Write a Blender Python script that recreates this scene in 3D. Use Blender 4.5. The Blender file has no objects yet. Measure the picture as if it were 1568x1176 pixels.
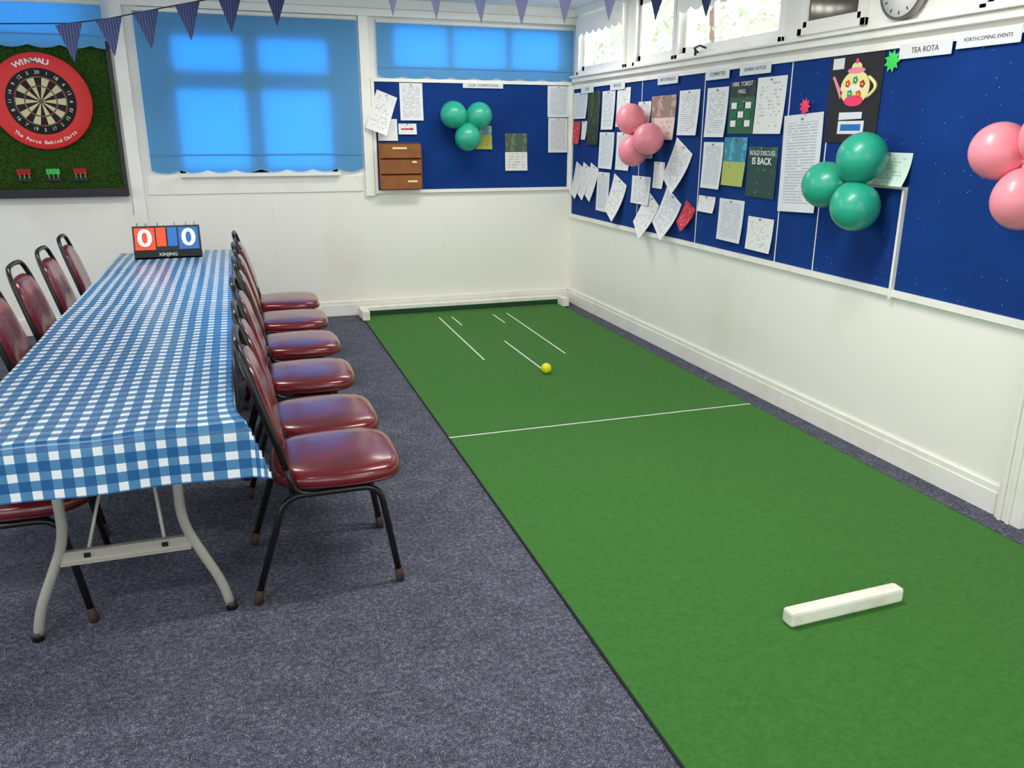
import bpy, math, random
from mathutils import Vector, Matrix
random.seed(7)
sc=bpy.context.scene
sc.view_settings.view_transform='Standard'
COL=bpy.context.collection

def lin(c):
    o=[]
    for v in c:
        v=v/255.
        o.append(v/12.92 if v<=.04045 else ((v+.055)/1.055)**2.4)
    return (o[0],o[1],o[2],1)

# ---------------------------------------------------------------- materials
def mat(name,c,rough=.6,spec=.5,metal=0,coat=0,noise=None,bump=None,sheen=0):
    m=bpy.data.materials.new(name); m.use_nodes=True; nt=m.node_tree; b=nt.nodes['Principled BSDF']
    b.inputs['Base Color'].default_value=lin(c); b.inputs['Roughness'].default_value=rough
    b.inputs['Specular IOR Level'].default_value=spec; b.inputs['Metallic'].default_value=metal
    b.inputs['Coat Weight'].default_value=coat; b.inputs['Coat Roughness'].default_value=.15
    if sheen: b.inputs['Sheen Weight'].default_value=sheen; b.inputs['Sheen Tint'].default_value=lin((170,215,130))
    tc=nt.nodes.new('ShaderNodeTexCoord')
    if noise:   # (color2, scale, lo, hi, detail)
        c2,s,lo,hi,det=noise
        n=nt.nodes.new('ShaderNodeTexNoise'); n.inputs['Scale'].default_value=s; n.inputs['Detail'].default_value=det
        nt.links.new(tc.outputs['Object'],n.inputs['Vector'])
        r=nt.nodes.new('ShaderNodeValToRGB'); r.color_ramp.elements[0].position=lo; r.color_ramp.elements[1].position=hi
        r.color_ramp.elements[0].color=lin(c); r.color_ramp.elements[1].color=lin(c2)
        nt.links.new(n.outputs['Fac'],r.inputs['Fac']); nt.links.new(r.outputs['Color'],b.inputs['Base Color'])
    if bump:
        s,st,dist=bump
        n=nt.nodes.new('ShaderNodeTexNoise'); n.inputs['Scale'].default_value=s; n.inputs['Detail'].default_value=3
        nt.links.new(tc.outputs['Object'],n.inputs['Vector'])
        bp=nt.nodes.new('ShaderNodeBump'); bp.inputs['Strength'].default_value=st; bp.inputs['Distance'].default_value=dist
        nt.links.new(n.outputs['Fac'],bp.inputs['Height']); nt.links.new(bp.outputs['Normal'],b.inputs['Normal'])
    return m
def N(nt,t,**k):
    n=nt.nodes.new(t)
    for a,v in k.items(): setattr(n,a,v)
    return n
def math_(nt,op,a,b=None):
    n=N(nt,'ShaderNodeMath',operation=op)
    for i,v in enumerate((a,b)):
        if v is None: continue
        if isinstance(v,(int,float)): n.inputs[i].default_value=v
        else: nt.links.new(v,n.inputs[i])
    return n.outputs[0]

M={}
M['wall']=mat('painted_wall',(246,244,236),.55,.35,noise=((234,229,217),1.3,.55,.85,6),bump=(6,.15,.02))
M['trim']=mat('gloss_cream_paint',(246,244,236),.35,.5,noise=((234,230,217),5,.5,.8,5))
M['ceil']=mat('ceiling_paint',(228,231,232),.8)
# carpet
def carpet():
    m=bpy.data.materials.new('speckled_carpet'); m.use_nodes=True; nt=m.node_tree; b=nt.nodes['Principled BSDF']
    tc=N(nt,'ShaderNodeTexCoord')
    n1=N(nt,'ShaderNodeTexNoise'); n1.inputs['Scale'].default_value=230; n1.inputs['Detail'].default_value=2; n1.inputs['Roughness'].default_value=.6
    n3=N(nt,'ShaderNodeTexNoise'); n3.inputs['Scale'].default_value=60; n3.inputs['Detail'].default_value=6; n3.inputs['Roughness'].default_value=.7
    n2=N(nt,'ShaderNodeTexNoise'); n2.inputs['Scale'].default_value=11; n2.inputs['Detail'].default_value=7
    for n in (n1,n2,n3): nt.links.new(tc.outputs['Object'],n.inputs['Vector'])
    mixf=math_(nt,'ADD',math_(nt,'MULTIPLY',n1.outputs['Fac'],.55),math_(nt,'MULTIPLY',n3.outputs['Fac'],.45))
    r=N(nt,'ShaderNodeValToRGB'); e=r.color_ramp.elements; e[0].position=.38; e[0].color=lin((52,54,65)); e[1].position=.64; e[1].color=lin((152,153,163))
    x=e.new(.51); x.color=lin((84,87,101))
    nt.links.new(mixf,r.inputs['Fac'])
    r2=N(nt,'ShaderNodeValToRGB'); f=r2.color_ramp.elements; f[0].position=.35; f[0].color=(.78,.78,.8,1); f[1].position=.7; f[1].color=(1.12,1.12,1.12,1)
    nt.links.new(n2.outputs['Fac'],r2.inputs['Fac'])
    mx=N(nt,'ShaderNodeMix',data_type='RGBA',blend_type='MULTIPLY'); mx.inputs['Factor'].default_value=1
    nt.links.new(r.outputs[0],mx.inputs[6]); nt.links.new(r2.outputs[0],mx.inputs[7]); nt.links.new(mx.outputs[2],b.inputs['Base Color'])
    b.inputs['Roughness'].default_value=.95; b.inputs['Specular IOR Level'].default_value=.1
    bp=N(nt,'ShaderNodeBump'); bp.inputs['Strength'].default_value=.25; bp.inputs['Distance'].default_value=.003
    nt.links.new(n1.outputs['Fac'],bp.inputs['Height']); nt.links.new(bp.outputs[0],b.inputs['Normal'])
    return m
M['carpet']=carpet()
M['mat']=mat('green_baize',(52,104,42),.85,.2,noise=((62,116,50),60,.35,.7,8),bump=(220,.2,.002),sheen=.12)
M['matedge']=mat('mat_rubber_edge',(20,30,22),.8)
M['matline']=mat('white_line_tape',(225,232,220),.6)
M['ditch']=mat('dark_green_felt',(24,70,40),.9)
M['white']=mat('white_paint',(244,242,230),.4,noise=((226,222,204),12,.5,.75,4))
M['navy']=mat('navy_felt_board',(12,58,132),.85,.2,noise=((10,48,114),2.5,.35,.75,8))
def navy_spec():
    m=M['navy'].copy(); m.name='navy_felt_pinholes'; nt=m.node_tree; b=nt.nodes['Principled BSDF']
    src=b.inputs['Base Color'].links[0].from_socket
    tc=N(nt,'ShaderNodeTexCoord'); v=N(nt,'ShaderNodeTexVoronoi'); v.inputs['Scale'].default_value=26
    nt.links.new(tc.outputs['Object'],v.inputs['Vector'])
    lt=math_(nt,'LESS_THAN',v.outputs['Distance'],.07)
    mx=N(nt,'ShaderNodeMix',data_type='RGBA'); nt.links.new(lt,mx.inputs[0]); nt.links.new(src,mx.inputs[6]); mx.inputs[7].default_value=lin((120,150,195))
    nt.links.new(mx.outputs[2],b.inputs['Base Color']); return m
M['navy2']=navy_spec()
M['vinyl']=mat('burgundy_vinyl',(116,17,29),.26,.5,coat=.6,noise=((66,9,16),7,.42,.75,5),bump=(140,.08,.002))
M['piping']=mat('dark_piping',(70,8,16),.35)
M['tube']=mat('black_enamel_tube',(16,16,17),.3,.5,noise=((34,30,27),25,.5,.8,4))
M['foot']=mat('worn_chair_foot',(60,40,30),.7)
M['grey']=mat('grey_steel_leg',(176,172,162),.35,.5,metal=.2)
M['black']=mat('black_plastic',(15,15,17),.45)
M['grass']=mat('artificial_grass',(32,58,20),.95,.1,noise=((66,100,38),120,.4,.7,4),bump=(150,1,.01))
M['red']=mat('red_foam',(226,48,46),.6)
M['dblack']=mat('sisal_black',(22,22,22),.8)
M['dcream']=mat('sisal_cream',(222,205,165),.8)
M['dred']=mat('sisal_red',(190,38,36),.8)
M['dgreen']=mat('sisal_green',(26,120,70),.8)
M['txtw']=mat('white_print',(240,240,236),.6)
M['txtk']=mat('black_print',(25,25,28),.6)
M['teal']=mat('balloon_teal',(38,164,134),.38,.5,coat=.2)
M['pink']=mat('balloon_pink',(246,146,160),.4,.5,coat=.2)
M['yellow']=mat('yellow_ball',(240,232,24),.4)
M['card']=mat('brown_cardboard',(150,92,42),.7,noise=((128,76,34),10,.4,.7,4))
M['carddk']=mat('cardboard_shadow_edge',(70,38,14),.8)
M['metal']=mat('brushed_metal',(150,150,150),.3,metal=.9)
M['orange']=mat('orange_card',(238,78,34),.5)
M['bluec']=mat('blue_card',(26,110,190),.5)
M['darkglass']=mat('dim_room_glass',(104,92,66),.08,.6,noise=((60,60,50),2.5,.4,.6,3))
M['lime']=mat('fluorescent_green_card',(60,215,90),.6)
M['hotpink']=mat('fluorescent_pink_card',(250,60,110),.6)
M['cream']=mat('cream_card',(245,232,160),.6)
M['leaf']=mat('leaf_green',(124,146,98),.6,noise=((164,176,138),.9,.4,.6,3))
M['bark']=mat('bark',(120,98,84),.9)
def blind():
    m=bpy.data.materials.new('blue_blind_fabric'); m.use_nodes=True; nt=m.node_tree; nt.nodes.clear()
    o=N(nt,'ShaderNodeOutputMaterial'); d=N(nt,'ShaderNodeBsdfDiffuse'); t=N(nt,'ShaderNodeBsdfTranslucent'); mx=N(nt,'ShaderNodeMixShader')
    d.inputs[0].default_value=lin((122,188,222)); t.inputs[0].default_value=lin((0,128,230)); mx.inputs[0].default_value=.42
    nt.links.new(d.outputs[0],mx.inputs[1]); nt.links.new(t.outputs[0],mx.inputs[2]); nt.links.new(mx.outputs[0],o.inputs[0]); return m
M['blind']=blind()
def glass():
    m=bpy.data.materials.new('window_glass'); m.use_nodes=True; nt=m.node_tree; nt.nodes.clear()
    o=N(nt,'ShaderNodeOutputMaterial'); d=N(nt,'ShaderNodeBsdfTransparent'); t=N(nt,'ShaderNodeBsdfGlossy'); t.inputs['Roughness'].default_value=.05; mx=N(nt,'ShaderNodeMixShader')
    mx.inputs[0].default_value=.06
    nt.links.new(d.outputs[0],mx.inputs[1]); nt.links.new(t.outputs[0],mx.inputs[2]); nt.links.new(mx.outputs[0],o.inputs[0]); return m
M['glass']=glass()
def emis(name,c,s):
    m=bpy.data.materials.new(name); m.use_nodes=True; nt=m.node_tree; b=nt.nodes['Principled BSDF']
    b.inputs['Base Color'].default_value=lin(c); b.inputs['Emission Color'].default_value=lin(c); b.inputs['Emission Strength'].default_value=s; return m
M['lamp']=emis('lamp_diffuser',(255,246,205),3)
def gingham(name,mid,dark,P=.052):
    m=bpy.data.materials.new(name); m.use_nodes=True; nt=m.node_tree; b=nt.nodes['Principled BSDF']
    uv=N(nt,'ShaderNodeUVMap'); sp=N(nt,'ShaderNodeSeparateXYZ'); nt.links.new(uv.outputs[0],sp.inputs[0])
    fs=[]
    for k in (0,1):
        f=math_(nt,'FRACT',math_(nt,'MULTIPLY',sp.outputs[k],1/P)); fs.append(math_(nt,'GREATER_THAN',f,.45))
    s=math_(nt,'MULTIPLY',math_(nt,'ADD',fs[0],fs[1]),.5)
    r=N(nt,'ShaderNodeValToRGB'); r.color_ramp.interpolation='CONSTANT'; e=r.color_ramp.elements
    e[0].position=0; e[0].color=lin((236,240,243)); e[1].position=.3; e[1].color=lin(mid); x=e.new(.8); x.color=lin(dark)
    nt.links.new(s,r.inputs[0]); nt.links.new(r.outputs[0],b.inputs['Base Color']); b.inputs['Roughness'].default_value=.27; b.inputs['Specular IOR Level'].default_value=.5
    return m
M['ging']=gingham('blue_gingham_oilcloth',(80,134,176),(32,94,148))
def stripes():
    m=bpy.data.materials.new('striped_bunting'); m.use_nodes=True; nt=m.node_tree; b=nt.nodes['Principled BSDF']
    uv=N(nt,'ShaderNodeUVMap'); sp=N(nt,'ShaderNodeSeparateXYZ'); nt.links.new(uv.outputs[0],sp.inputs[0])
    f=math_(nt,'GREATER_THAN',math_(nt,'FRACT',math_(nt,'MULTIPLY',sp.outputs[0],1/.012)),.55)
    mx=N(nt,'ShaderNodeMix',data_type='RGBA'); nt.links.new(f,mx.inputs[0]); mx.inputs[6].default_value=lin((36,46,88)); mx.inputs[7].default_value=lin((66,78,122))
    nt.links.new(mx.outputs[2],b.inputs['Base Color']); b.inputs['Roughness'].default_value=.8; return m
M['bunt']=stripes()
M['bunt2']=mat('lilac_bunting',(160,158,200),.8)
M['cord']=mat('bunting_cord',(30,30,45),.8)
def paper(name,bg,ink,nl=22,dens=.42,head=None,headh=.25,op=.42):
    m=bpy.data.materials.new(name); m.use_nodes=True; nt=m.node_tree; b=nt.nodes['Principled BSDF']
    uv=N(nt,'ShaderNodeUVMap'); sp=N(nt,'ShaderNodeSeparateXYZ'); nt.links.new(uv.outputs[0],sp.inputs[0]); u,v=sp.outputs[0],sp.outputs[1]
    ln=math_(nt,'MULTIPLY',v,nl); row=math_(nt,'FLOOR',ln); fr=math_(nt,'LESS_THAN',math_(nt,'FRACT',ln),.45)
    cb=N(nt,'ShaderNodeCombineXYZ'); nt.links.new(math_(nt,'MULTIPLY',u,9),cb.inputs[0]); nt.links.new(math_(nt,'MULTIPLY',row,3.7),cb.inputs[1])
    oi=N(nt,'ShaderNodeObjectInfo'); nt.links.new(math_(nt,'MULTIPLY',oi.outputs['Random'],50),cb.inputs[2])
    n=N(nt,'ShaderNodeTexNoise'); n.inputs['Scale'].default_value=1; n.inputs['Detail'].default_value=2; nt.links.new(cb.outputs[0],n.inputs['Vector'])
    w=math_(nt,'GREATER_THAN',n.outputs['Fac'],dens+.04)
    k=math_(nt,'MULTIPLY',fr,w)
    for a,op_,val in ((u,'GREATER_THAN',.12),(u,'LESS_THAN',.88),(v,'GREATER_THAN',.08),(v,'LESS_THAN',.92)):
        k=math_(nt,'MULTIPLY',k,math_(nt,op_,a,val))
    k=math_(nt,'MULTIPLY',k,op)
    mx=N(nt,'ShaderNodeMix',data_type='RGBA'); nt.links.new(k,mx.inputs[0]); mx.inputs[6].default_value=lin(bg); mx.inputs[7].default_value=lin(ink)
    out=mx.outputs[2]
    if head:
        nn=N(nt,'ShaderNodeTexNoise'); nn.inputs['Scale'].default_value=4; nt.links.new(uv.outputs[0],nn.inputs['Vector'])
        hm=N(nt,'ShaderNodeMix',data_type='RGBA'); nt.links.new(math_(nt,'GREATER_THAN',nn.outputs['Fac'],.54),hm.inputs[0]); hm.inputs[6].default_value=lin(head); hm.inputs[7].default_value=lin(tuple(min(255,int(q*1.2+10)) for q in head))
        m2=N(nt,'ShaderNodeMix',data_type='RGBA'); nt.links.new(math_(nt,'GREATER_THAN',v,1-headh),m2.inputs[0]); nt.links.new(out,m2.inputs[6]); nt.links.new(hm.outputs[2],m2.inputs[7]); out=m2.outputs[2]
    nt.links.new(out,b.inputs['Base Color']); b.inputs['Roughness'].default_value=.6; return m
M['p_text']=paper('printed_notice',(232,234,236),(70,74,90))
M['p_form']=paper('printed_form',(226,231,234),(90,95,110),34,.36)
M['p_few']=paper('short_letter',(236,236,234),(60,64,84),16,.52)
M['p_photo']=paper('photo_notice',(226,226,222),(80,80,80),14,.45,(74,92,74),.5)
M['p_dark']=paper('dark_photo_poster',(40,54,46),(90,110,90),9,.5,(52,66,48),.6)
M['p_green']=paper('green_flyer',(44,96,62),(225,235,225),18,.6,(30,44,38),.3,.3)
M['p_teal']=paper('teal_flyer',(176,188,96),(60,90,90),8,.55,(58,136,156),.5)
M['p_forest']=paper('forest_flyer',(34,70,64),(200,215,205),22,.6,(44,84,74),.2,.3)
M['p_red']=paper('red_flyer',(196,40,52),(240,220,220),9,.5)
M['p_yel']=paper('field_photo_poster',(180,184,70),(90,120,60),6,.5,(110,150,150),.4)
M['p_mint']=paper('mint_card',(212,236,222),(100,150,130),10,.5)
M['p_label']=mat('label_card',(226,229,232),.6)
M['p_pinky']=paper('old_photo_page',(222,208,200),(120,90,90),8,.5,(150,128,118),.5)

# ---------------------------------------------------------------- mesh builder
class B:
    def __init__(s): s.v=[];s.f=[];s.m=[];s.s=[];s.uv=[];s.mats=[]
    def mi(s,m):
        if m not in s.mats: s.mats.append(m)
        return s.mats.index(m)
    def add(s,vs,fs,m,smooth=False,uvs=None):
        o=len(s.v); s.v+= [tuple(v) for v in vs]; i=s.mi(m)
        s.uv+= (uvs if uvs else [(v[0],v[1]) for v in vs])
        for f in fs: s.f.append([o+k for k in f]); s.m.append(i); s.s.append(smooth)
    def box(s,a,b,m,rot=None,c=None):
        x0,y0,z0=[min(a[i],b[i]) for i in range(3)]; x1,y1,z1=[max(a[i],b[i]) for i in range(3)]
        vs=[(x0,y0,z0),(x1,y0,z0),(x1,y1,z0),(x0,y1,z0),(x0,y0,z1),(x1,y0,z1),(x1,y1,z1),(x0,y1,z1)]
        if rot: vs=[tuple(rot@Vector(v)) for v in vs]
        s.add(vs,[(0,3,2,1),(4,5,6,7),(0,1,5,4),(1,2,6,5),(2,3,7,6),(3,0,4,7)],m)
    def tube(s,pts,r,m,n=10,cap=True,sub=True,closed=False):
        P=[Vector(p) for p in pts]
        R=r if isinstance(r,list) else [r]*len(P)
        vs=[];prev=None
        for i,p in enumerate(P):
            if closed: t=(P[(i+1)%len(P)]-P[i-1]).normalized()
            else: t=(P[min(i+1,len(P)-1)]-P[max(i-1,0)]).normalized()
            if prev is None:
                a=Vector((0,0,1)) if abs(t.z)<.9 else Vector((1,0,0)); nx=t.cross(a).normalized()
            else:
                nx=(prev-t*prev.dot(t)).normalized()
            prev=nx; ny=t.cross(nx)
            for k in range(n):
                an=2*math.pi*k/n; vs.append(p+(nx*math.cos(an)+ny*math.sin(an))*R[i])
        fs=[]; L=len(P)
        for i in range(L if closed else L-1):
            j=(i+1)%L
            for k in range(n):
                fs.append((i*n+k,i*n+(k+1)%n,j*n+(k+1)%n,j*n+k))
        if cap and not closed: fs+= [tuple(reversed(range(n))),tuple((L-1)*n+k for k in range(n))]
        s.add(vs,fs,m,True)
    def rings(s,outline,prof,fn,m):
        n=len(outline); vs=[];fs=[]
        for sc_,h in prof:
            for a,b in outline: vs.append(fn(a*sc_,b*sc_,h))
        for i in range(len(prof)-1):
            for k in range(n): fs.append((i*n+k,i*n+(k+1)%n,(i+1)*n+(k+1)%n,(i+1)*n+k))
        fs+= [tuple(reversed(range(n))),tuple((len(prof)-1)*n+k for k in range(n))]
        s.add(vs,fs,m,True)
    def mesh(s,name):
        me=bpy.data.meshes.new(name); me.from_pydata(s.v,[],s.f); me.update()
        for m in s.mats: me.materials.append(m)
        me.polygons.foreach_set('material_index',s.m); me.polygons.foreach_set('use_smooth',s.s)
        u=me.uv_layers.new(name='UVMap')
        for l in me.loops: u.data[l.index].uv=s.uv[l.vertex_index]
        return me
    def obj(s,name,parent=None,bevel=0,loc=None):
        o=bpy.data.objects.new(name,s.mesh(name)); COL.objects.link(o)
        if parent: o.parent=parent
        if loc: o.location=loc
        if bevel:
            b=o.modifiers.new('bevel','BEVEL'); b.width=bevel; b.segments=2; b.limit_method='ANGLE'; b.angle_limit=math.radians(50)
        return o
def empty(name,loc=(0,0,0)):
    e=bpy.data.objects.new(name,None); e.location=loc; COL.objects.link(e); e.empty_display_size=.1; return e
def smooth_path(pts,rad=.04,seg=5):
    P=[Vector(p) for p in pts]; out=[P[0]]
    for i in range(1,len(P)-1):
        a=(P[i-1]-P[i]); b=(P[i+1]-P[i]); d=min(rad,a.length*.49,b.length*.49)
        A=P[i]+a.normalized()*d; C=P[i]+b.normalized()*d
        for k in range(seg+1):
            t=k/seg; out.append(A*(1-t)**2+P[i]*2*t*(1-t)+C*t*t)
    out.append(P[-1]); return out
def superell(a,b,n=36,e=4):
    o=[]
    for k in range(n):
        t=2*math.pi*k/n; c,s_=math.cos(t),math.sin(t)
        o.append((a*math.copysign(abs(c)**(2/e),c),b*math.copysign(abs(s_)**(2/e),s_)))
    return o
# wall frames: (u,v,w): w out of wall into the room
def WR(u,v,w): return (-w,-u,v)
def WB(u,v,w): return (u,-w,v)
ROT={'R':Matrix(((0,0,-1),(-1,0,0),(0,1,0))),'B':Matrix(((1,0,0),(0,0,-1),(0,1,0)))}
FR={'R':WR,'B':WB}
def text(wall,s,u,v,w,size,m,name='lettering',parent=None,rot=0,align='CENTER',sx=1,off=0):
    cu=bpy.data.curves.new(name,'FONT'); cu.body=s; cu.size=size; cu.align_x=align; cu.align_y='CENTER'; cu.extrude=.0004; cu.offset=off; cu.materials.append(m)
    o=bpy.data.objects.new(name,cu); COL.objects.link(o)
    Mx=Matrix.Translation(FR[wall](u,v,w))@ROT[wall].to_4x4()@Matrix.Rotation(rot,4,'Z')@Matrix.Diagonal((sx,1,1,1))
    o.matrix_world=Mx
    if parent: o.parent=parent; o.matrix_parent_inverse=Matrix.Identity(4)
    return o
def wbox(b,wall,u0,u1,v0,v1,w0,w1,m):
    b.box(FR[wall](u0,v0,w0),FR[wall](u1,v1,w1),m)

# ---------------------------------------------------------------- room
RX0,RY0,H=-7.2,-10.0,2.5
def wallcells(name,mapf,u0,u1,z1,holes,th,m):
    us=sorted(set([u0,u1]+[h[0] for h in holes]+[h[1] for h in holes])); zs=sorted(set([0,z1]+[h[2] for h in holes]+[h[3] for h in holes]))
    b=B()
    for i in range(len(us)-1):
        run=None
        cols=[]
        for j in range(len(zs)-1):
            cu,cz=(us[i]+us[i+1])/2,(zs[j]+zs[j+1])/2
            solid=not any(h[0]<cu<h[1] and h[2]<cz<h[3] for h in holes)
            if solid:
                if run is None: run=zs[j]
                end=zs[j+1]
            if (not solid or j==len(zs)-2) and run is not None:
                cols.append((run,end)); run=None
        for a,c in cols: b.box(mapf(us[i],a,0),mapf(us[i+1],c,-th),m)
    return b.obj(name)
BH=[(-3.26,-2.06,1.2,2.22),(-1.6,-.12,1.98,2.34),(-4.5,-3.8,2.16,2.4)]
wallcells('wall_back',WB,RX0,.12,H,BH,.12,M['wall'])
RH=[(.14,1.0,2.0,2.42),(1.18,1.75,2.0,2.42),(1.83,2.92,2.0,2.42)]
wallcells('wall_right',WR,0,-RY0,H,RH,.12,M['wall'])
LH=[(y,y+1.7,.9,2.25) for y in (-9.2,-7,-4.8,-2.6)]
wallcells('wall_left',lambda u,v,w:(RX0+w,u,v),RY0,0,H,LH,.12,M['wall'])
FH=[(x,x+1.6,.9,2.25) for x in (-6.6,-4.5,-2.2)]
wallcells('wall_front',lambda u,v,w:(u,RY0+w,v),RX0,.12,H,FH,.12,M['wall'])
b=B(); b.box((RX0-.1,RY0-.1,-.1),(.12,.12,0),M['carpet']); b.obj('floor')
b=B(); b.box((RX0-.1,RY0-.1,H),(.12,.12,H+.08),M['ceil']); b.obj('ceiling')
# baseboards
def base(name,wall,u0,u1):
    b=B(); wbox(b,wall,u0,u1,0,.1,0,.02,M['trim']); wbox(b,wall,u0,u1,.1,.127,0,.013,M['trim']); b.obj(name,bevel=.004)
base('baseboard_back','B',RX0,-.02); base('baseboard_right','R',0,4.70)
# door architrave on right
b=B()
wbox(b,'R',4.71,4.83,0,.765,0,.03,M['trim']); wbox(b,'R',4.73,4.745,0,.765,.03,.04,M['trim']); wbox(b,'R',4.77,4.785,0,.765,.03,.04,M['trim'])
b.obj('trim_right_post',bevel=.003)
# wall trims back
b=B()
wbox(b,'B',-3.62,-3.53,.127,H,0,.035,M['trim'])
wbox(b,'B',-3.635,-3.625,.9,1.04,0,.02,M['trim'])
b.obj('trim_1',bevel=.004)
b=B(); wbox(b,'B',-1.84,-1.765,1.0,H,0,.03,M['trim']); b.obj('trim_2',bevel=.004)
b=B(); wbox(b,'B',-3.5,-1.86,1.04,1.17,0,.012,M['trim']); wbox(b,'B',-3.26,-2.04,1.17,1.195,0,.06,M['trim']); b.obj('window_sill_back',bevel=.004)
b=B(); wbox(b,'B',-1.19,-1.175,.127,.99,0,.004,M['trim']); wbox(b,'B',-2.60,-2.585,.127,1.04,0,.004,M['trim']); b.obj('trim_3')
b=B(); wbox(b,'B',-3.53,-.0,2.375,2.43,0,.05,M['trim']); wbox(b,'B',-3.53,-.0,2.43,H,0,.08,M['trim']); b.obj('trim_4',bevel=.004)
b=B(); wbox(b,'R',.08,5.3,1.915,1.95,0,.05,M['trim']); wbox(b,'R',.08,5.3,1.95,1.965,0,.075,M['trim']); b.obj('window_sill_right',bevel=.004)
b=B(); wbox(b,'R',.0,6,2.44,H,0,.03,M['trim']); b.obj('trim_5')
# windows
def window(name,wall,u0,u1,v0,v1,vm=(),hm=(),d0=-.07,d1=-.02,fw=.04,glassm='glass'):
    b=B()
    wbox(b,wall,u0,u0+fw,v0,v1,d0,d1,M['trim']); wbox(b,wall,u1-fw,u1,v0,v1,d0,d1,M['trim'])
    wbox(b,wall,u0,u1,v0,v0+fw,d0,d1,M['trim']); wbox(b,wall,u0,u1,v1-fw,v1,d0,d1,M['trim'])
    for u,w in vm: wbox(b,wall,u-w/2,u+w/2,v0,v1,d0,d1,M['trim'])
    for v,w in hm: wbox(b,wall,u0,u1,v-w/2,v+w/2,d0,d1,M['trim'])
    if glassm:
        q=[FR[wall](u0,v0,d0+.02),FR[wall](u1,v0,d0+.02),FR[wall](u1,v1,d0+.02),FR[wall](u0,v1,d0+.02)]
        b.add(q,[(0,1,2,3)],M[glassm])
    return b.obj(name)
window('window_1','B',*BH[0],vm=((-2.67,.13),),hm=((1.88,.14),),glassm=None,d0=-.03,d1=.001)
window('window_2','B',*BH[1],vm=((-1.1,.06),(-.6,.06)),glassm=None,d0=-.03,d1=.001)
window('window_3','R',*RH[0]); window('window_4','R',*RH[1]); window('window_5','R',*RH[2])
def casing(name,u0,u1,v0,v1,pane=None):
    b=B(); c=.035
    wbox(b,'R',u0-c,u0,v0-c,v1,0,.02,M['trim']); wbox(b,'R',u1,u1+c,v0-c,v1,0,.02,M['trim']); wbox(b,'R',u0-c,u1+c,v0-c,v0,0,.02,M['trim']); wbox(b,'R',u0-c,u1+c,v1,v1+.02,0,.02,M['trim'])
    if pane:
        wbox(b,'R',u0,u1,v0,v1,0,.004,M[pane]); 
        for a in (u0,u1-.03): wbox(b,'R',a,a+.03,v0,v1,0,.014,M['trim'])
        wbox(b,'R',u0,u1,v0,v0+.03,0,.014,M['trim'])
    b.obj(name,bevel=.003)
casing('trim_6',.14,1.0,2.0,2.42); casing('trim_7',1.2,1.75,2.0,2.42); casing('trim_8',1.83,2.92,2.0,2.42)
casing('window_6',3.12,3.55,2.02,2.42,'darkglass'); casing('window_7',4.26,5.2,1.99,2.42,'darkglass')
# casement stay
b=B(); b.tube([WR(2.12,1.985,.03),WR(2.12,2.01,.06),WR(2.2,2.02,.07),WR(2.26,2.0,.06)],.006,M['black']); b.tube([WR(2.12,1.966,.05),WR(2.12,2.0,.05)],.008,M['black']); b.obj('window_stay')
# scalloped pelmets / blinds
def scallop(name,wall,u0,u1,vt,vb,w,m,per,amp,seam=None):
    b=B(); n=max(2,int((u1-u0)/.0125)); vs=[];fs=[]
    for i in range(n+1):
        u=u0+(u1-u0)*i/n; z=vb-amp*abs(math.sin(math.pi*(u-u0)/per))**.8
        for v in (vt,vt*.5+vb*.5,vb+.02,z): vs.append(FR[wall](u,v,w+.002*math.sin(u*3)))
    for i in range(n):
        for k in range(3): a=i*4+k; fs.append((a,a+1,a+5,a+4))
    b.add(vs,fs,m,True)
    if seam: wbox(b,wall,u0,u1,seam,seam+.012,w+.004,w+.007,m)
    return b
b=scallop('p','R',.1,1.0,2.42,2.3,.03,M['trim'],.12,.03); b.obj('pelmet')
b=scallop('p','R',1.83,2.95,2.42,2.27,.03,M['trim'],.16,.03); b.obj('pelmet')
for (u0,u1,vt,vb,w,sm,lp) in ((-3.46,-1.855,2.345,1.225,.028,1.33,0),(-1.70,-.02,2.335,1.945,.028,2.0,0),(-4.75,-3.655,2.36,2.09,.115,2.15,0)):
    b=scallop('roller_blind','B',u0,u1,vt,vb,w,M['blind'],.2,.022,sm)
    pts=[WB(u0,vt+.012,w+.0),WB(u1,vt+.012,w+.0)]
    b.tube(pts,.016,M['trim'],12)
    b.obj('roller_blind')
# ---------------------------------------------------------------- notice boards
def board(name,wall,u0,u1,v0,v1,m,fw=.035,right=True,seams=()):
    b=B(); wbox(b,wall,u0,u1,v0,v1,.002,.012,m); z=.002
    wbox(b,wall,u0-fw,u1+(fw if right else 0),v0-fw,v0,z,.026,M['trim']); wbox(b,wall,u0-fw,u1+(fw if right else 0),v1,v1+fw,z,.026,M['trim'])
    wbox(b,wall,u0-fw,u0,v0,v1,z,.026,M['trim'])
    if right: wbox(b,wall,u1,u1+fw,v0,v1,z,.026,M['trim'])
    for s in seams: wbox(b,wall,s-.004,s+.004,v0,v1,.012,.014,M['trim'])
    return b.obj(name,bevel=.003)
board('notice_board','B',-1.735,-.05,1.045,1.895,M['navy'],fw=.028)
board('notice_board','R',.05,5.6,.812,1.862,M['navy2'],fw=.032,seams=(1.34,2.2,3.07,3.40))
b=B(); wbox(b,'R',3.74,3.985,1.262,1.274,.012,.02,M['trim']); wbox(b,'R',3.972,3.985,.77,1.262,.012,.032,M['trim']); b.obj('trim_9')

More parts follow.
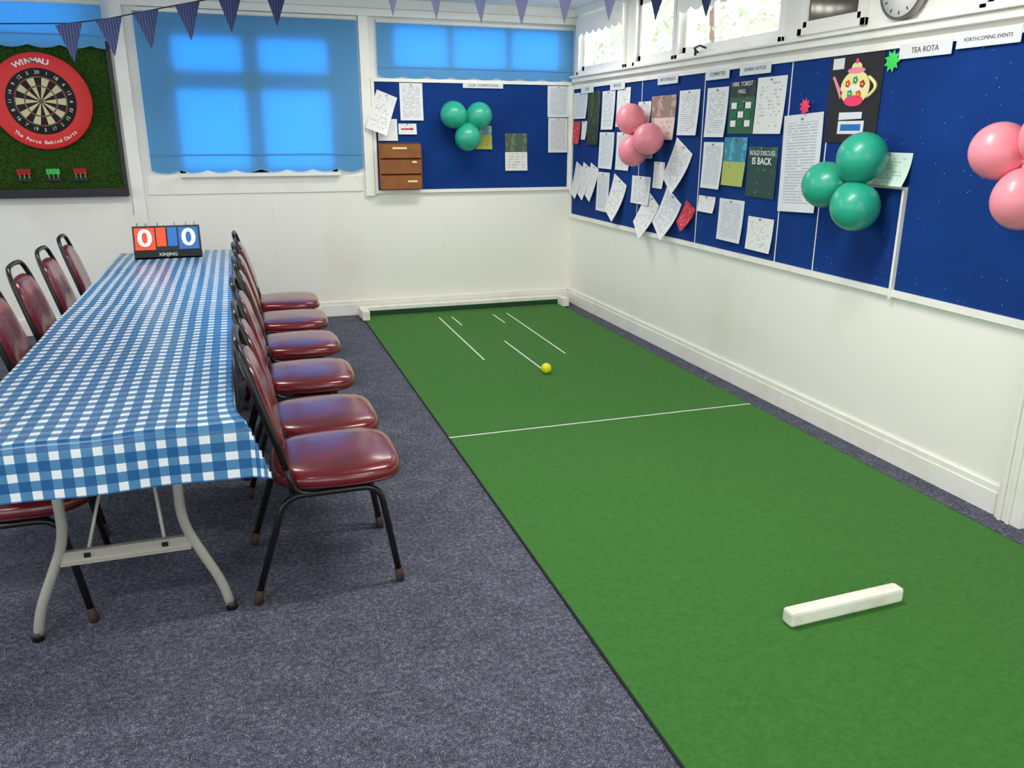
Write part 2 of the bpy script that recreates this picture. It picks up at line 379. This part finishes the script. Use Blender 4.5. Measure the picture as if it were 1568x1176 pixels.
def sheet(wall,u0,v1,u1,v0,m,rot=0,curl=.012,name='notice_paper',shrink=1):
    cu,cv=(u0+u1)/2,(v0+v1)/2; hw,hh=abs(u1-u0)/2*shrink,abs(v1-v0)/2*shrink
    b=B(); vs=[];uv=[];fs=[]; nx,ny=4,6; c,s_=math.cos(rot),math.sin(rot)
    sheet.k=(getattr(sheet,'k',0)+1)%7
    for j in range(ny+1):
        for i in range(nx+1):
            a=i/nx;t=j/ny; x=(a-.5)*2*hw; y=(t-.5)*2*hh
            w=.016+sheet.k*.0006+curl*((1-t)**2)*(.6+.8*a)
            vs.append(FR[wall](cu+x*c-y*s_,cv+x*s_+y*c,w)); uv.append((a,t))
    for j in range(ny):
        for i in range(nx): a=j*(nx+1)+i; fs.append((a,a+1,a+nx+2,a+nx+1))
    b.add(vs,fs,M[m],True,uv)
    for (px,py) in ((0,hh*.9),):
        q=FR[wall](cu+px*c-py*s_,cv+px*s_+py*c,.018+sheet.k*.0006); q2=FR[wall](cu+px*c-py*s_,cv+px*s_+py*c,.026+sheet.k*.0006)
        b.tube([q,q2],.005,M['metal'],8)
    return b.obj(name)
S=sheet
# back board
S('B',-1.53,1.89,-1.34,1.60,'p_text'); S('B',-1.775,1.815,-1.60,1.50,'p_few',rot=-.36,curl=.06)
S('B',-1.72,1.61,-1.56,1.44,'p_few'); S('B',-1.55,1.575,-1.40,1.49,'p_few')
S('B',-.89,1.56,-.75,1.37,'p_yel',name='photo_poster'); S('B',-.63,1.50,-.43,1.19,'p_photo')
S('B',-.245,1.89,-.045,1.635,'p_form'); S('B',-.235,1.63,-.055,1.34,'p_form')
b=B(); wbox(b,'B',-1.0,-.65,1.86,1.90,.027,.029,M['p_label']); o=b.obj('title_label'); text('B','CLUB  COMPETITIONS',-.825,1.88,.0295,.026,M['txtk'],parent=o)
b=B(); wbox(b,'B',-1.53,-1.45,1.527,1.537,.0235,.024,M['dred']); b.add([WB(-1.45,1.545,.024),WB(-1.45,1.519,.024),WB(-1.42,1.532,.024)],[(0,1,2)],M['dred']); b.obj('arrow_sticker')
# right board
D=[(.06,1.60,.22,1.41,'p_red'),(.07,1.83,.36,1.62,'p_form'),(.37,1.83,.62,1.41,'p_dark'),(.66,1.82,.90,1.53,'p_text'),(.63,1.51,.91,1.23,'p_form'),(.95,1.51,1.2,1.23,'p_text'),
(.93,1.83,1.16,1.55,'p_few'),(.25,1.60,.36,1.45,'p_few'),(1.37,1.50,1.58,1.33,'p_form'),
(1.30,1.72,1.50,1.53,'p_text'),(1.51,1.75,1.86,1.46,'p_pinky'),(1.90,1.77,2.16,1.49,'p_text'),(2.24,1.77,2.48,1.48,'p_text'),(2.77,1.80,3.04,1.50,'p_few'),
(2.24,1.45,2.47,1.17,'p_form'),(2.48,1.48,2.72,1.20,'p_teal'),(1.25,1.20,1.55,1.0,'p_text'),(1.59,1.31,1.75,1.13,'p_few'),(.61,1.20,.85,.89,'p_form'),
(2.22,1.12,2.42,1.02,'p_few'),(2.47,1.12,2.74,.87,'p_form'),(2.79,1.04,3.04,.85,'p_few')]
for d in D: S('R',*d,name='notice_paper')
o=S('R',2.50,1.79,2.76,1.50,'p_green',curl=.002,name='flyer')
text('R','HIRE  FOREST',2.63,1.775,.0225,.034,M['txtw'],parent=o); text('R','HALL',2.63,1.735,.0225,.034,M['txtw'],parent=o)
b=B()
for k in range(3):
    for j in range(3): wbox(b,'R',2.53+.072*k,2.585+.072*k,1.54+.05*j,1.575+.05*j,.0215,.0225,M['dgreen'] if (k+j)%2 else M['txtw'])
b.obj('flyer_pictures',o)
o=S('R',2.74,1.43,3.02,1.15,'p_forest',curl=.002,name='flyer')
text('R','BOLD DISCUSS',2.88,1.395,.0225,.036,M['txtw'],parent=o); text('R','IS BACK',2.88,1.35,.0225,.052,M['txtw'],parent=o,off=.001)
S('R',1.82,1.44,2.06,1.15,'p_text',rot=-.45,curl=.05)
S('R',.88,1.17,1.12,.87,'p_few',rot=-.35,curl=.05)
for a in (.1,.26,.42): S('R',a,1.25,a+.17,.97,'p_few',rot=-.3,curl=.03)
S('R',1.42,1.08,1.64,.80,'p_few',rot=-.5,curl=.06); S('R',1.72,1.11,1.96,.83,'p_text',rot=-.45,curl=.06)
S('R',2.03,1.06,2.17,.90,'p_red',rot=-.4,curl=.05,name='flyer')
S('R',3.06,1.60,3.38,1.10,'p_form',rot=.05)
S('R',3.72,1.42,3.99,1.275,'p_mint',curl=.03,name='greeting_card')
for (u0,u1,z,t) in ((.24,.5,1.85,'CLUB'),(.82,1.08,1.85,'NOTICES'),(1.6,1.88,1.85,'MATCH RESULTS'),(2.23,2.49,1.845,'COMMITTEE'),(2.6,2.9,1.85,'GENERAL NOTICES'),(3.84,4.13,1.845,'TEA ROTA'),(4.15,4.45,1.86,'FORTHCOMING EVENTS')):
    b=B(); wbox(b,'R',u0,u1,z-.03,z+.03,.027,.029,M['p_label']); o=b.obj('title_label')
    text('R',t,(u0+u1)/2,z,.0295,min(.032,.37/len(t)),M['txtk'],parent=o)
def star(u,v,r,m,n=9):
    b=B(); vs=[FR['R'](u,v,.03)]; 
    for k in range(2*n):
        a=math.pi*k/n; q=r if k%2==0 else r*.62; vs.append(FR['R'](u+q*math.cos(a),v+q*math.sin(a),.026))
    b.add(vs,[(0,k+1,(k+1)%(2*n)+1) for k in range(2*n)],m); b.obj('star_sticker')
star(3.22,1.635,.045,M['hotpink']); star(3.80,1.812,.05,M['lime'])
# teapot poster
e=empty('teapot_poster',WR(3.55,1.65,.02))
def child(b,name,parent,bevel=0):
    o=b.obj(name,bevel=bevel); o.parent=parent; o.matrix_parent_inverse=Matrix.Translation(-parent.location); return o
b=B(); wbox(b,'R',3.385,3.745,1.46,1.86,.014,.018,M['txtk']); child(b,'backing_card',e)
def flat(b,poly,w,m): b.add([FR['R'](u,v,w) for u,v in poly],[tuple(range(len(poly)))],m)
def ell(u,v,a,c,n=24,a0=0,a1=2*math.pi): return [(u+a*math.cos(a0+(a1-a0)*k/n),v+c*math.sin(a0+(a1-a0)*k/n)) for k in range(n)]
b=B(); tu,tv=3.57,1.71
flat(b,ell(tu,tv,.10,.078),.0195,M['cream']); flat(b,ell(tu,tv-.058,.065,.025),.0200,M['hotpink'])
flat(b,[(tu-.085,tv-.02),(tu-.15,tv+.06),(tu-.165,tv+.055),(tu-.15,tv+.035),(tu-.095,tv-.05)],.0195,M['pink'])
flat(b,ell(tu,tv+.078,.06,.014),.0205,M['pink']); flat(b,ell(tu,tv+.095,.035,.02),.0200,M['cream']); flat(b,ell(tu,tv+.12,.012,.012),.0205,M['hotpink'])
pts=[FR['R'](tu+.09+.05*math.sin(math.pi*k/10),tv+.045-.09*k/10,.0215) for k in range(11)]; b.tube(pts,.008,M['cream'],6)
flat(b,ell(tu,tv,.085,.012),.0202,M['txtw'])
for du,dv,mm in ((-.05,.02,'orange'),(0,.035,'teal'),(.05,.015,'dred'),(-.03,-.025,'teal'),(.03,-.03,'orange')):
    for k in range(5):
        flat(b,ell(tu+du+.011*math.cos(k*1.257),tv+dv+.011*math.sin(k*1.257),.008,.008,10),.021,M[mm])
    flat(b,ell(tu+du,tv+dv,.006,.006,10),.0214,M['yellow'])
child(b,'teapot_cutout',e)
b=B(); flat(b,[(3.48,1.565),(3.64,1.57),(3.64,1.60),(3.48,1.60)],.0195,M['p_label']); flat(b,[(3.48,1.50),(3.66,1.50),(3.66,1.56),(3.48,1.56)],.0195,M['p_label']); flat(b,[(3.50,1.515),(3.64,1.515),(3.64,1.545),(3.50,1.545)],.0199,M['bluec']); flat(b,[(3.40,1.80),(3.48,1.80),(3.48,1.85),(3.40,1.85)],.0195,M['p_label'])
child(b,'caption_strips',e)
# ---------------------------------------------------------------- cardboard file holder
b=B(); u0,u1,v0,v1=-1.725,-1.38,1.075,1.425
wbox(b,'B',u0,u1,v0-.025,v1,.014,.018,M['card'])
for i in range(3):
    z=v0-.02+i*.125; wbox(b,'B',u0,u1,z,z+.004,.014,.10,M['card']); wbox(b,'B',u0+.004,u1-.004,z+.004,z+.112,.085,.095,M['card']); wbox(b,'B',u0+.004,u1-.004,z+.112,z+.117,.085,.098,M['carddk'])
wbox(b,'B',u0,u0+.005,v0-.02,v1-.03,.014,.1,M['card']); wbox(b,'B',u1-.005,u1,v0-.02,v1-.03,.014,.1,M['card'])
wbox(b,'B',-1.62,-1.5,1.375,1.39,.0955,.097,M['cream']); wbox(b,'B',-1.46,-1.42,1.265,1.28,.0955,.097,M['cream']); wbox(b,'B',-1.5,-1.42,1.11,1.125,.0955,.097,M['cream'])
b.obj('cardboard_file_rack',bevel=.001)
# ---------------------------------------------------------------- dartboard
def ring_seg(b,cx,cz,r0,r1,a0,a1,w,m,n=4):
    vs=[];
    for k in range(n+1):
        a=a0+(a1-a0)*k/n
        for r in (r0,r1): vs.append(WB(cx+r*math.cos(a),cz+r*math.sin(a),w))
    b.add(vs,[(2*k,2*k+1,2*k+3,2*k+2) for k in range(n)],m)
cx,cz=-4.13,1.712
e=empty('dartboard',WB(cx,cz,.05))
b=B(); wbox(b,'B',-4.78,-3.665,1.10,2.13,.002,.02,M['grass']); wbox(b,'B',-3.665,-3.64,1.04,2.13,.002,.05,M['black']); wbox(b,'B',-4.78,-3.64,1.04,1.105,.002,.09,M['black']); wbox(b,'B',-4.78,-3.665,2.10,2.13,.002,.05,M['black']); b.obj('dartboard_backing_panel',bevel=.002)
b=B(); nseg=80
out=[(.33*math.cos(2*math.pi*k/nseg),.33*math.sin(2*math.pi*k/nseg)) for k in range(nseg)]
b.rings(out,[(1,.021),(1,.052),(.985,.058),(.69,.058)],lambda a,c,h:WB(cx+a,cz+c,h),M['red'])
child(b,'surround_ring',e)
b=B(); 
disc=[(.2255*math.cos(2*math.pi*k/nseg),.2255*math.sin(2*math.pi*k/nseg)) for k in range(nseg)]
b.rings(disc,[(1,.05),(1,.062),(.99,.064),(.1,.064)],lambda a,c,h:WB(cx+a,cz+c,h),M['dblack'])
da=math.pi/10
for i in range(20):
    a0=math.pi/2-da/2+i*da; a1=a0+da; ev=i%2==0
    sg=M['dblack'] if ev else M['dcream']; rg=M['dred'] if ev else M['dgreen']
    for r0,r1,m in ((.016,.099,sg),(.099,.107,rg),(.107,.162,sg),(.162,.170,rg)): ring_seg(b,cx,cz,r0,r1,a0,a1,.0648,m)
ring_seg(b,cx,cz,.007,.016,0,2*math.pi,.065,M['dgreen'],20); ring_seg(b,cx,cz,.0,.007,0,2*math.pi,.0652,M['dred'],16)
for r in (.170,.162,.107,.099,.016):
    b.tube([WB(cx+r*math.cos(2*math.pi*k/48),cz+r*math.sin(2*math.pi*k/48),.066) for k in range(48)],.0007,M['metal'],4,closed=True)
child(b,'sisal_face',e)
nums=[20,5,12,9,14,11,8,16,7,19,3,17,2,15,10,6,13,4,18,1]
for i,nn in enumerate(nums):
    a=math.pi/2+i*da; text('B',str(nn),cx+.196*math.cos(a),cz+.196*math.sin(a),.0655,.034,M['txtw'],'number',rot=a-math.pi/2 if math.sin(a)>-.3 else a+math.pi/2)
def arc(s,r,a_mid,step,size,flip=False,off=0,sx=1):
    for i,ch in enumerate(s):
        k=(i-(len(s)-1)/2)*step
        a=a_mid+(k if flip else -k)
        text('B',ch,cx+r*math.cos(a),cz+r*math.sin(a),.0595,size,M['txtw'],'surround_letter',rot=(a+math.pi/2) if flip else (a-math.pi/2),off=off,sx=sx)
arc('WINMAU',.272,math.pi/2+.1,.135,.05,off=.0015,sx=1.25); arc('The Force Behind Darts',.283,-math.pi/2,.07,.034,True,off=.0006,sx=1.1)
for o in list(bpy.data.objects):
    if o.name.startswith(('number','surround_letter')): o.parent=e; o.matrix_parent_inverse=Matrix.Translation(-e.location)
# dart holders
for (u,mm) in ((-4.32,'dred'),(-4.13,'lime'),(-3.95,'dred')):
    b=B(); wbox(b,'B',u-.05,u+.05,1.16,1.175,.021,.05,M['black'])
    for k in (-1,0,1):
        x=u+k*.03; b.tube([WB(x,1.125,.04),WB(x,1.15,.04),WB(x,1.155,.04),WB(x,1.2,.04),WB(x,1.205,.04),WB(x,1.235,.04)],[.001,.001,.0035,.0035,.002,.002],M['metal'],8)
        for q in ((.014,0),(0,.014)):
            c0=WB(x,1.235,.04); b.add([(c0[0]-q[0],c0[1]-q[1],1.205),(c0[0]+q[0],c0[1]+q[1],1.205),(c0[0]+q[0],c0[1]+q[1],1.245),(c0[0]-q[0],c0[1]-q[1],1.245)],[(0,1,2,3)],M[mm])
    b.obj('dart_set')
# ---------------------------------------------------------------- balloons
def balloon(c,r,m,dirv):
    b=B(); d=Vector(dirv).normalized(); a=d.cross(Vector((.3,.2,.9))).normalized(); f=d.cross(a)
    n=40; prof=[]
    for k in range(1,26):
        th=math.pi*k/26; h=-math.cos(th); s_=math.sin(th)
        if h>0: h*=1.12; s_*= (1-.06*h*h)
        prof.append((s_*r,h*r))
    prof+= [(.012,1.13*r),(.006,1.15*r),(.013,1.2*r),(.004,1.21*r)]
    prof=[(.0005,-r)]+prof
    out=[(math.cos(2*math.pi*k/n),math.sin(2*math.pi*k/n)) for k in range(n)]
    C=Vector(c)
    b.rings(out,prof,lambda x,y,h:tuple(C+a*x+f*y+d*h),m); b.obj('balloon')
def cluster(cs,r,m):
    cen=sum((Vector(c) for c in cs),Vector())/len(cs)
    for c in cs: balloon(c,r,m,(cen-Vector(c)))
cluster([(-1.115,-.145,1.645),(-.895,-.145,1.64),(-1.0,-.165,1.465)],.108,M['teal'])
cluster([(-.145,-1.44,1.60),(-.15,-1.74,1.465),(-.145,-1.50,1.38)],.105,M['pink'])
cluster([(-.15,-3.83,1.40),(-.15,-3.60,1.265),(-.165,-3.84,1.18)],.110,M['teal'])
cluster([(-.15,-4.55,1.44),(-.15,-4.76,1.50),(-.16,-4.69,1.27)],.105,M['pink'])
# ---------------------------------------------------------------- clock
b=B(); out=[(math.cos(2*math.pi*k/48),math.sin(2*math.pi*k/48)) for k in range(48)]
cu_,cv_,cr=3.83,2.10,.125
b.rings(out,[(cr*.9,0.002),(cr,.022),(cr,.05),(cr*.96,.058),(cr*.9,.05)],lambda a,c,h:WR(cu_+a,cv_+c,h),M['metal'])
b.rings(out,[(cr*.9,.045),(cr*.9,.0505),(.001,.0505)],lambda a,c,h:WR(cu_+a,cv_+c,h),M['txtw'])
for k in range(12):
    a=math.pi*k/6; p=[(cu_+q*cr*math.cos(a)+s_*.003*math.sin(a),cv_+q*cr*math.sin(a)-s_*.003*math.cos(a)) for q,s_ in ((.7,1),(.82,1),(.82,-1),(.7,-1))]
    b.add([WR(x,y,.052) for x,y in p],[(0,1,2,3)],M['txtk'])
for a,l in ((1.9,.5),(.3,.7)): b.tube([WR(cu_,cv_,.054),WR(cu_+cr*l*math.cos(a),cv_+cr*l*math.sin(a),.054)],.003,M['txtk'],6)
b.obj('wall_clock')
# ---------------------------------------------------------------- bowls mat
mx0,mx1,my0,my1=-1.942,-.146,-8.6,-.14
b=B(); b.box((mx0,my0,.001),(mx1,my1,.008),M['matedge']); b.box((mx0+.006,my0+.006,.008),(mx1-.006,my1,.0095),M['mat'])
def mline(x0,y0,x1,y1,w=.012):
    d=Vector((x1-x0,y1-y0)).normalized(); n=Vector((-d.y,d.x))*w/2
    b.add([(x0+n.x,y0+n.y,.0105),(x0-n.x,y0-n.y,.0105),(x1-n.x,y1-n.y,.0105),(x1+n.x,y1+n.y,.0105)],[(0,1,2,3)],M['matline'])
mline(-1.33,-.37,-1.345,-1.78); mline(-1.22,-.38,-1.22,-.71); mline(-.86,-.39,-.86,-.73); mline(-.73,-.37,-.75,-1.79); mline(-1.05,-1.31,-1.045,-2.13)
mline(mx0+.003,-3.165,mx1-.003,-3.165)
b.obj('bowls_mat')
b=B(); b.box((-1.96,-.13,0.0),(-.10,-.06,.085),M['white']); b.box((-1.96,-.31,0.0105),(-1.90,-.13,.085),M['white']); b.box((-.165,-.27,0.0105),(-.105,-.13,.085),M['white'])
b.box((-1.9,-.138,.0105),(-.165,-.13,.055),M['ditch'])
b.obj('mat_fender_board',bevel=.006)
b=B(); b.box((-.225,-.025,0),(.225,.025,.052),M['white']); o=b.obj('bowls_block',bevel=.010); o.location=(-1.10,-5.105,.0105); o.rotation_euler=(0,0,.03)
b=B(); out=[(math.cos(2*math.pi*k/32),math.sin(2*math.pi*k/32)) for k in range(32)]
prof=[(math.sin(math.pi*k/20)*.034*(1-.035*(k in (10,))),-math.cos(math.pi*k/20)*.034) for k in range(1,20)]
b.rings(out,prof,lambda a,c,h:(a,c,h),M['yellow']); o=b.obj('jack_ball'); o.location=(-1.055,-2.22,.0445)
# ---------------------------------------------------------------- chair
def chair_mesh():
    b=B(); R=.366
    for s in (-1,1):
        b.tube(smooth_path([(-.24,s*.215,.012),(-.125,s*.2,R),(.185,s*.2,R),(.240,s*.212,.012)],.06,6),.0115,M['tube'])
        for x,y in ((-.24,.215),(.240,.212)):
            dx=.012 if x<0 else -.006
            b.tube([(x,s*y,0),(x+dx*.3,s*y,.02),(x+dx,s*y,.05)],[.014,.015,.014],M['foot'])
        b.tube(smooth_path([(-.02,s*.2,R),(-.09,s*.2,R+.01),(-.118,s*.198,.48)],.05),.0105,M['tube'])
    for x in (-.1,.15): b.tube([(x,-.2,R),(x,.2,R)],.009,M['tube'])
    b.tube(smooth_path([(-.112,-.198,.46),(-.155,-.19,.62),(-.207,-.165,.80),(-.228,-.13,.872),(-.232,0,.88),(-.228,.13,.872),(-.207,.165,.80),(-.155,.19,.62),(-.112,.198,.46)],.05,6),.0115,M['tube'])
    b.tube([(-.122,-.195,.50),(-.122,.195,.50)],.008,M['tube'])
    ol=superell(.218,.225,44,3.6); ol=[(a,c*(1-.10*(-a/.218) if a<0 else 1)) for a,c in ol]
    zb=R+.013
    b.rings(ol,[(.3,zb),(.93,zb),(.985,zb+.008),(1,zb+.024),(.985,zb+.042),(.94,zb+.053),(.82,zb+.060),(.6,zb+.066),(.3,zb+.069),(.02,zb+.070)],lambda a,c,h:(a+.060,c,h),M['vinyl'])
    b.tube([(a*.995+.060,c*.995,zb+.012) for a,c in ol],.004,M['piping'],6,closed=True)
    ol=superell(.185,.168,40,4)
    def bf(a,c,h):
        k=(c+.165)/.33; y=a*(1.0-.13*k); z=.650+c
        x=-.112-.113*((z-.48)/.4)-.012*(1-(a/.185)**2)
        return (x+h,y,z+h*.25)
    b.rings(ol,[(.3,-.018),(.8,-.018),(.95,-.013),(1,0),(.95,.016),(.8,.024),(.5,.029),(.02,.031)],bf,M['vinyl'])
    b.tube([bf(a*.995,c*.995,0) for a,c in ol],.0045,M['piping'],6,closed=True)
    return b.mesh('banquet_chair')
cm=chair_mesh()
def chair(x,y,r=0):
    o=bpy.data.objects.new('banquet_chair',cm); COL.objects.link(o); o.location=(x,y,0); o.rotation_euler=(0,0,r)
for y,dx,r in ((-4.235,.008,.0),(-3.79,.005,.02),(-3.17,.0,-.02),(-2.55,0.005,.02),(-1.94,.005,0),(-1.33,0.01,-.02)): chair(-2.682+dx,y,r)
for y,dx,r in ((-4.18,.045,0),(-3.55,-.0,0),(-2.98,0,.02),(-2.38,-.01,-.02),(-1.8,0,0),(-1.2,.0,.03)): chair(-3.70+dx,y,r)
# ---------------------------------------------------------------- folding table(s) with cloth
tx0,tx1=-3.635,-2.925
def table(y0,y1):
    e=empty('folding_table',((tx0+tx1)/2,(y0+y1)/2,0))
    b=B(); b.box((tx0+.01,y0,.685),(tx1-.01,y1,.722),M['white']); child(b,'table_top',e,.004)
    for yy in (y0+.25,y1-.25):
        b=B(); c=(tx0+tx1)/2
        for s in (-1,1):
            b.tube(smooth_path([(c+s*.17,yy,.69),(c+s*.165,yy,.33),(c+s*.265,yy,.10),(c+s*.285,yy,.0)],.07,6),.0155,M['grey'],12)
            b.tube([(c+s*.2845,yy,0),(c+s*.284,yy,.03)],.018,M['black'],12)
            d=.5 if yy<(y0+y1)/2 else -.5
            b.tube([(c+s*.11,yy,.27),(c+s*.02,yy+d,.68)],.006,M['grey'],8)
        b.box((c-.185,yy-.008,.245),(c+.185,yy+.008,.285),M['grey']); b.box((c-.185,yy-.02,.245),(c+.185,yy-.008,.25),M['grey'])
        for s in (-1,1): b.box((c+s*.11-.009,yy-.012,.262),(c+s*.11+.009,yy-.008,.276),M['black'])
        b.box((c-.2,yy-.02,.675),(c+.2,yy+.02,.685),M['grey'])
        child(b,'leg_frame',e)
table(-4.70,-2.83); table(-2.82,-.97)
def cloth(y0,y1,zt,drop,flare,near=True):
    W=tx1-tx0; L=y1-y0
    def axis(n0,Ln,dA,dB):
        a=[-dA+i*dA/8 for i in range(8)] if dA else []
        a+= [0,.006]; k=int((Ln-.012)/.04); a+= [.006+(Ln-.012)*i/k for i in range(1,k)]; a+= [Ln-.006,Ln]
        if dB: a+= [Ln+dB*i/8 for i in range(1,9)]
        return a
    A=axis(0,W,drop,drop); T=axis(0,L,drop if near else 0,drop if not near else 0)
    b=B(); vs=[];uv=[]
    for t in T:
        for s in A:
            ds=max(-s,s-W,0); dt=max(-t,t-L,0); sx=-1 if s<0 else 1; st=-1 if t<0 else 1
            x=tx0+min(max(s,0),W); y=y0+min(max(t,0),L); z=zt
            dr=max(ds,dt); mn=min(ds,dt)
            if dr>0:
                z-=dr
                if ds>0: x+=sx*(.005+ (flare*mn*.9)+ (.006*math.sin(y*9)*ds/drop if sx<0 else 0))
                if dt>0: y+=st*(.006+flare*mn*.55+.007*math.sin(x*17+1)*dt/drop+.012*dt/drop)
            else:
                z+=.0015*math.sin(x*23+y*3)+.0012*math.sin(y*7.3)+.001*math.sin(x*11-y*13)
            # near right corner of the cloth is pulled outward clear of the chairs
            if near and y<y0+.22 and s>W*.8:
                k=(1-max(0,y-y0)/.22)*min(1,(s-W*.8)/(W*.2)); x+=.035*k*k
            vs.append((x,y,z)); uv.append((s+.01,t))
    n=len(A); fs=[(j*n+i,j*n+i+1,(j+1)*n+i+1,(j+1)*n+i) for j in range(len(T)-1) for i in range(n-1)]
    b.add(vs,fs,M['ging'],True,uv); o=b.obj('gingham_tablecloth'); return o
cloth(-4.71,-2.86,.733,.16,.4,True); cloth(-2.90,-.965,.7285,.16,.3,False)
# ---------------------------------------------------------------- flip scoreboard
e=empty('flip_scoreboard',(-3.31,-1.26,.731))
b=B(); 
b.box((-.2,-.055,0),(.2,.055,.008),M['black']); b.box((-.2,-.055,.0),(.2,-.045,.052),M['black'])
vs=[(-.2,-.05,.05),(.2,-.05,.05),(.2,-.005,.2),(-.2,-.005,.2),(-.2,.055,.0),(.2,.055,.0),(.2,.005,.2),(-.2,.005,.2)]
b.add(vs,[(0,1,2,3),(4,7,6,5),(3,2,6,7),(0,3,7,4),(1,5,6,2)],M['black'])
for x in (-.17,-.12,.12,.17,-.05,.05): b.tube([(x+.0,.016*math.cos(2*math.pi*k/12),.203+.016*math.sin(2*math.pi*k/12)) for k in range(12)],.0022,M['metal'],5,closed=True)
o=b.obj('stand',e)
def cardp(x0,x1,z0,z1,m,off):
    b=B(); f=lambda z:-.05+(z-.05)*.3-off
    b.add([(x0,f(z0),z0),(x1,f(z0),z0),(x1,f(z1),z1),(x0,f(z1),z1)],[(0,1,2,3)],m); return b.obj('score_card',e)
cardp(-.19,-.07,.055,.19,M['orange'],.004); cardp(-.062,-.005,.075,.19,M['orange'],.004); cardp(.005,.062,.075,.19,M['bluec'],.004); cardp(.07,.19,.055,.19,M['bluec'],.004)
for x in (-.13,.13):
    cu=bpy.data.curves.new('digit','FONT'); cu.body='0'; cu.size=.15; cu.align_x='CENTER'; cu.align_y='CENTER'; cu.offset=.004; cu.extrude=.0005; cu.materials.append(M['txtw'])
    t=bpy.data.objects.new('digit',cu); COL.objects.link(t); t.parent=e; t.location=(x,-.037,.123); t.rotation_euler=(math.radians(73.3),0,0); t.scale=(1.15,1,1)
cu=bpy.data.curves.new('plate_text','FONT'); cu.body='XINJING'; cu.size=.03; cu.align_x='CENTER'; cu.align_y='CENTER'; cu.materials.append(M['txtw'])
t=bpy.data.objects.new('plate_text',cu); COL.objects.link(t); t.parent=e; t.location=(0,-.0558,.025); t.rotation_euler=(math.pi/2,0,0)
# ---------------------------------------------------------------- bunting
def bunting(tops,m,h=.2,w=.15,sags=None,ext=None):
    b=B(); P=[Vector(p) for p in tops]
    path=([Vector(ext[0])] if ext and ext[0] else [])+P+([Vector(ext[1])] if ext and ext[1] else [])
    b.tube(path,.004,M['cord'],6)
    for i,p in enumerate(P):
        d=((P[min(i+1,len(P)-1)]-P[max(i-1,0)])).normalized(); n=Vector((d.y,-d.x,0))
        tw=.012*math.sin(i*2.3); q=[p-d*w/2,p+d*w/2,p+d*.01*math.sin(i)+n*tw+Vector((0,0,-h))]
        mm=m if not isinstance(m,list) else m[i]
        mid=(q[0]+q[1])/2+n*.008
        b.add([q[0],q[1],q[2],mid],[(0,3,2),(3,1,2)],mm,False,[(0,0),(.11,0),(.055,.15),(.055,0)])
    b.obj('pennant_bunting')
bunting([(-3.71,-1.2,2.115),(-3.49,-1.2,2.15),(-3.28,-1.2,2.20),(-3.04,-1.2,2.255),(-2.79,-1.2,2.31),(-2.51,-1.2,2.36)],M['bunt'],h=.215,ext=((-4.3,-1.2,2.09),(-2.2,-1.2,H)))
bunting([(-1.78,-1.2,2.45),(-1.537,-1.39,2.418),(-1.30,-1.58,2.385),(-1.077,-1.757,2.36),(-.855,-1.935,2.358),(-.64,-2.11,2.365),(-.418,-2.28,2.355),(-.2,-2.457,2.36)],[M['bunt2']]*6+[M['bunt']]*2,w=.13,h=.22,ext=((-2.0,-1.05,H),(-.06,-2.57,2.39)))
# ---------------------------------------------------------------- outside
b=B(); 
for i in range(13000):
    x=random.uniform(1.6,6); y=random.uniform(-2,11); z=random.uniform(1.4,5.5)
    if math.sin(x*1.7+y*1.3)+math.sin(z*2.1+y*.8)>.7: continue
    s=random.uniform(.03,.07); d=Vector((random.gauss(0,1),random.gauss(0,1),random.gauss(0,1))).normalized(); a=d.orthogonal().normalized(); c=d.cross(a)
    p=Vector((x,y,z)); b.add([p-a*s,p+c*s*.5,p+a*s,p-c*s*.5],[(0,1,2,3)],M['leaf'])
for x,y in ((3,1),(4,4.5),(3.5,8)): 
    b.tube([(x,y,-.1),(x+.1,y,2),(x,y+.2,5)],[.08,.05,.02],M['bark'],8)
b.obj('garden_trees')
# ---------------------------------------------------------------- light
w=bpy.data.worlds.new('World'); sc.world=w; w.use_nodes=True; bg=w.node_tree.nodes['Background']; bg.inputs[0].default_value=(.88,.94,1,1); bg.inputs[1].default_value=3.5
def lamp(x,y,e_):
    p=empty('ceiling_or_fill_light',(x,y,H)); b=B(); b.box((-.62,-.15,-.05),(.62,.15,0),M['trim']); b.obj('housing',p,bevel=.006)
    b=B(); b.box((-.60,-.13,-.056),(.60,.13,-.05),M['lamp']); b.obj('diffuser',p)
    l=bpy.data.lights.new('tube','AREA'); l.shape='RECTANGLE'; l.size=1.2; l.size_y=.26; l.energy=e_; l.color=(1,.975,.94)
    o=bpy.data.objects.new('tube_or_fill_light',l); COL.objects.link(o); o.parent=p; o.location=(0,0,-.06)
lamp(-1.2,-1.1,18); lamp(-3.6,-2.4,30); lamp(-1.4,-4.3,36); lamp(-4.2,-6.4,32); lamp(-1.4,-7.6,33)  # first stands for the hall's tube light; the rest are unseen, added as fill
# ---------------------------------------------------------------- camera
cd=bpy.data.cameras.new('camera'); cd.sensor_width=36; cd.lens=1246.9/1568*36; cd.clip_start=.05
yaw,pi_,ro=.3185,.2986,.0019
fw=Vector((math.sin(yaw)*math.cos(pi_),math.cos(yaw)*math.cos(pi_),-math.sin(pi_))); r=Vector((math.cos(yaw),-math.sin(yaw),0)); u=r.cross(fw)
r2=r*math.cos(ro)+u*math.sin(ro); u2=-r*math.sin(ro)+u*math.cos(ro)
c=bpy.data.objects.new('camera',cd); COL.objects.link(c)
c.matrix_world=Matrix(((r2.x,u2.x,-fw.x,-2.8559),(r2.y,u2.y,-fw.y,-6.9725),(r2.z,u2.z,-fw.z,1.5),(0,0,0,1)))
sc.camera=c
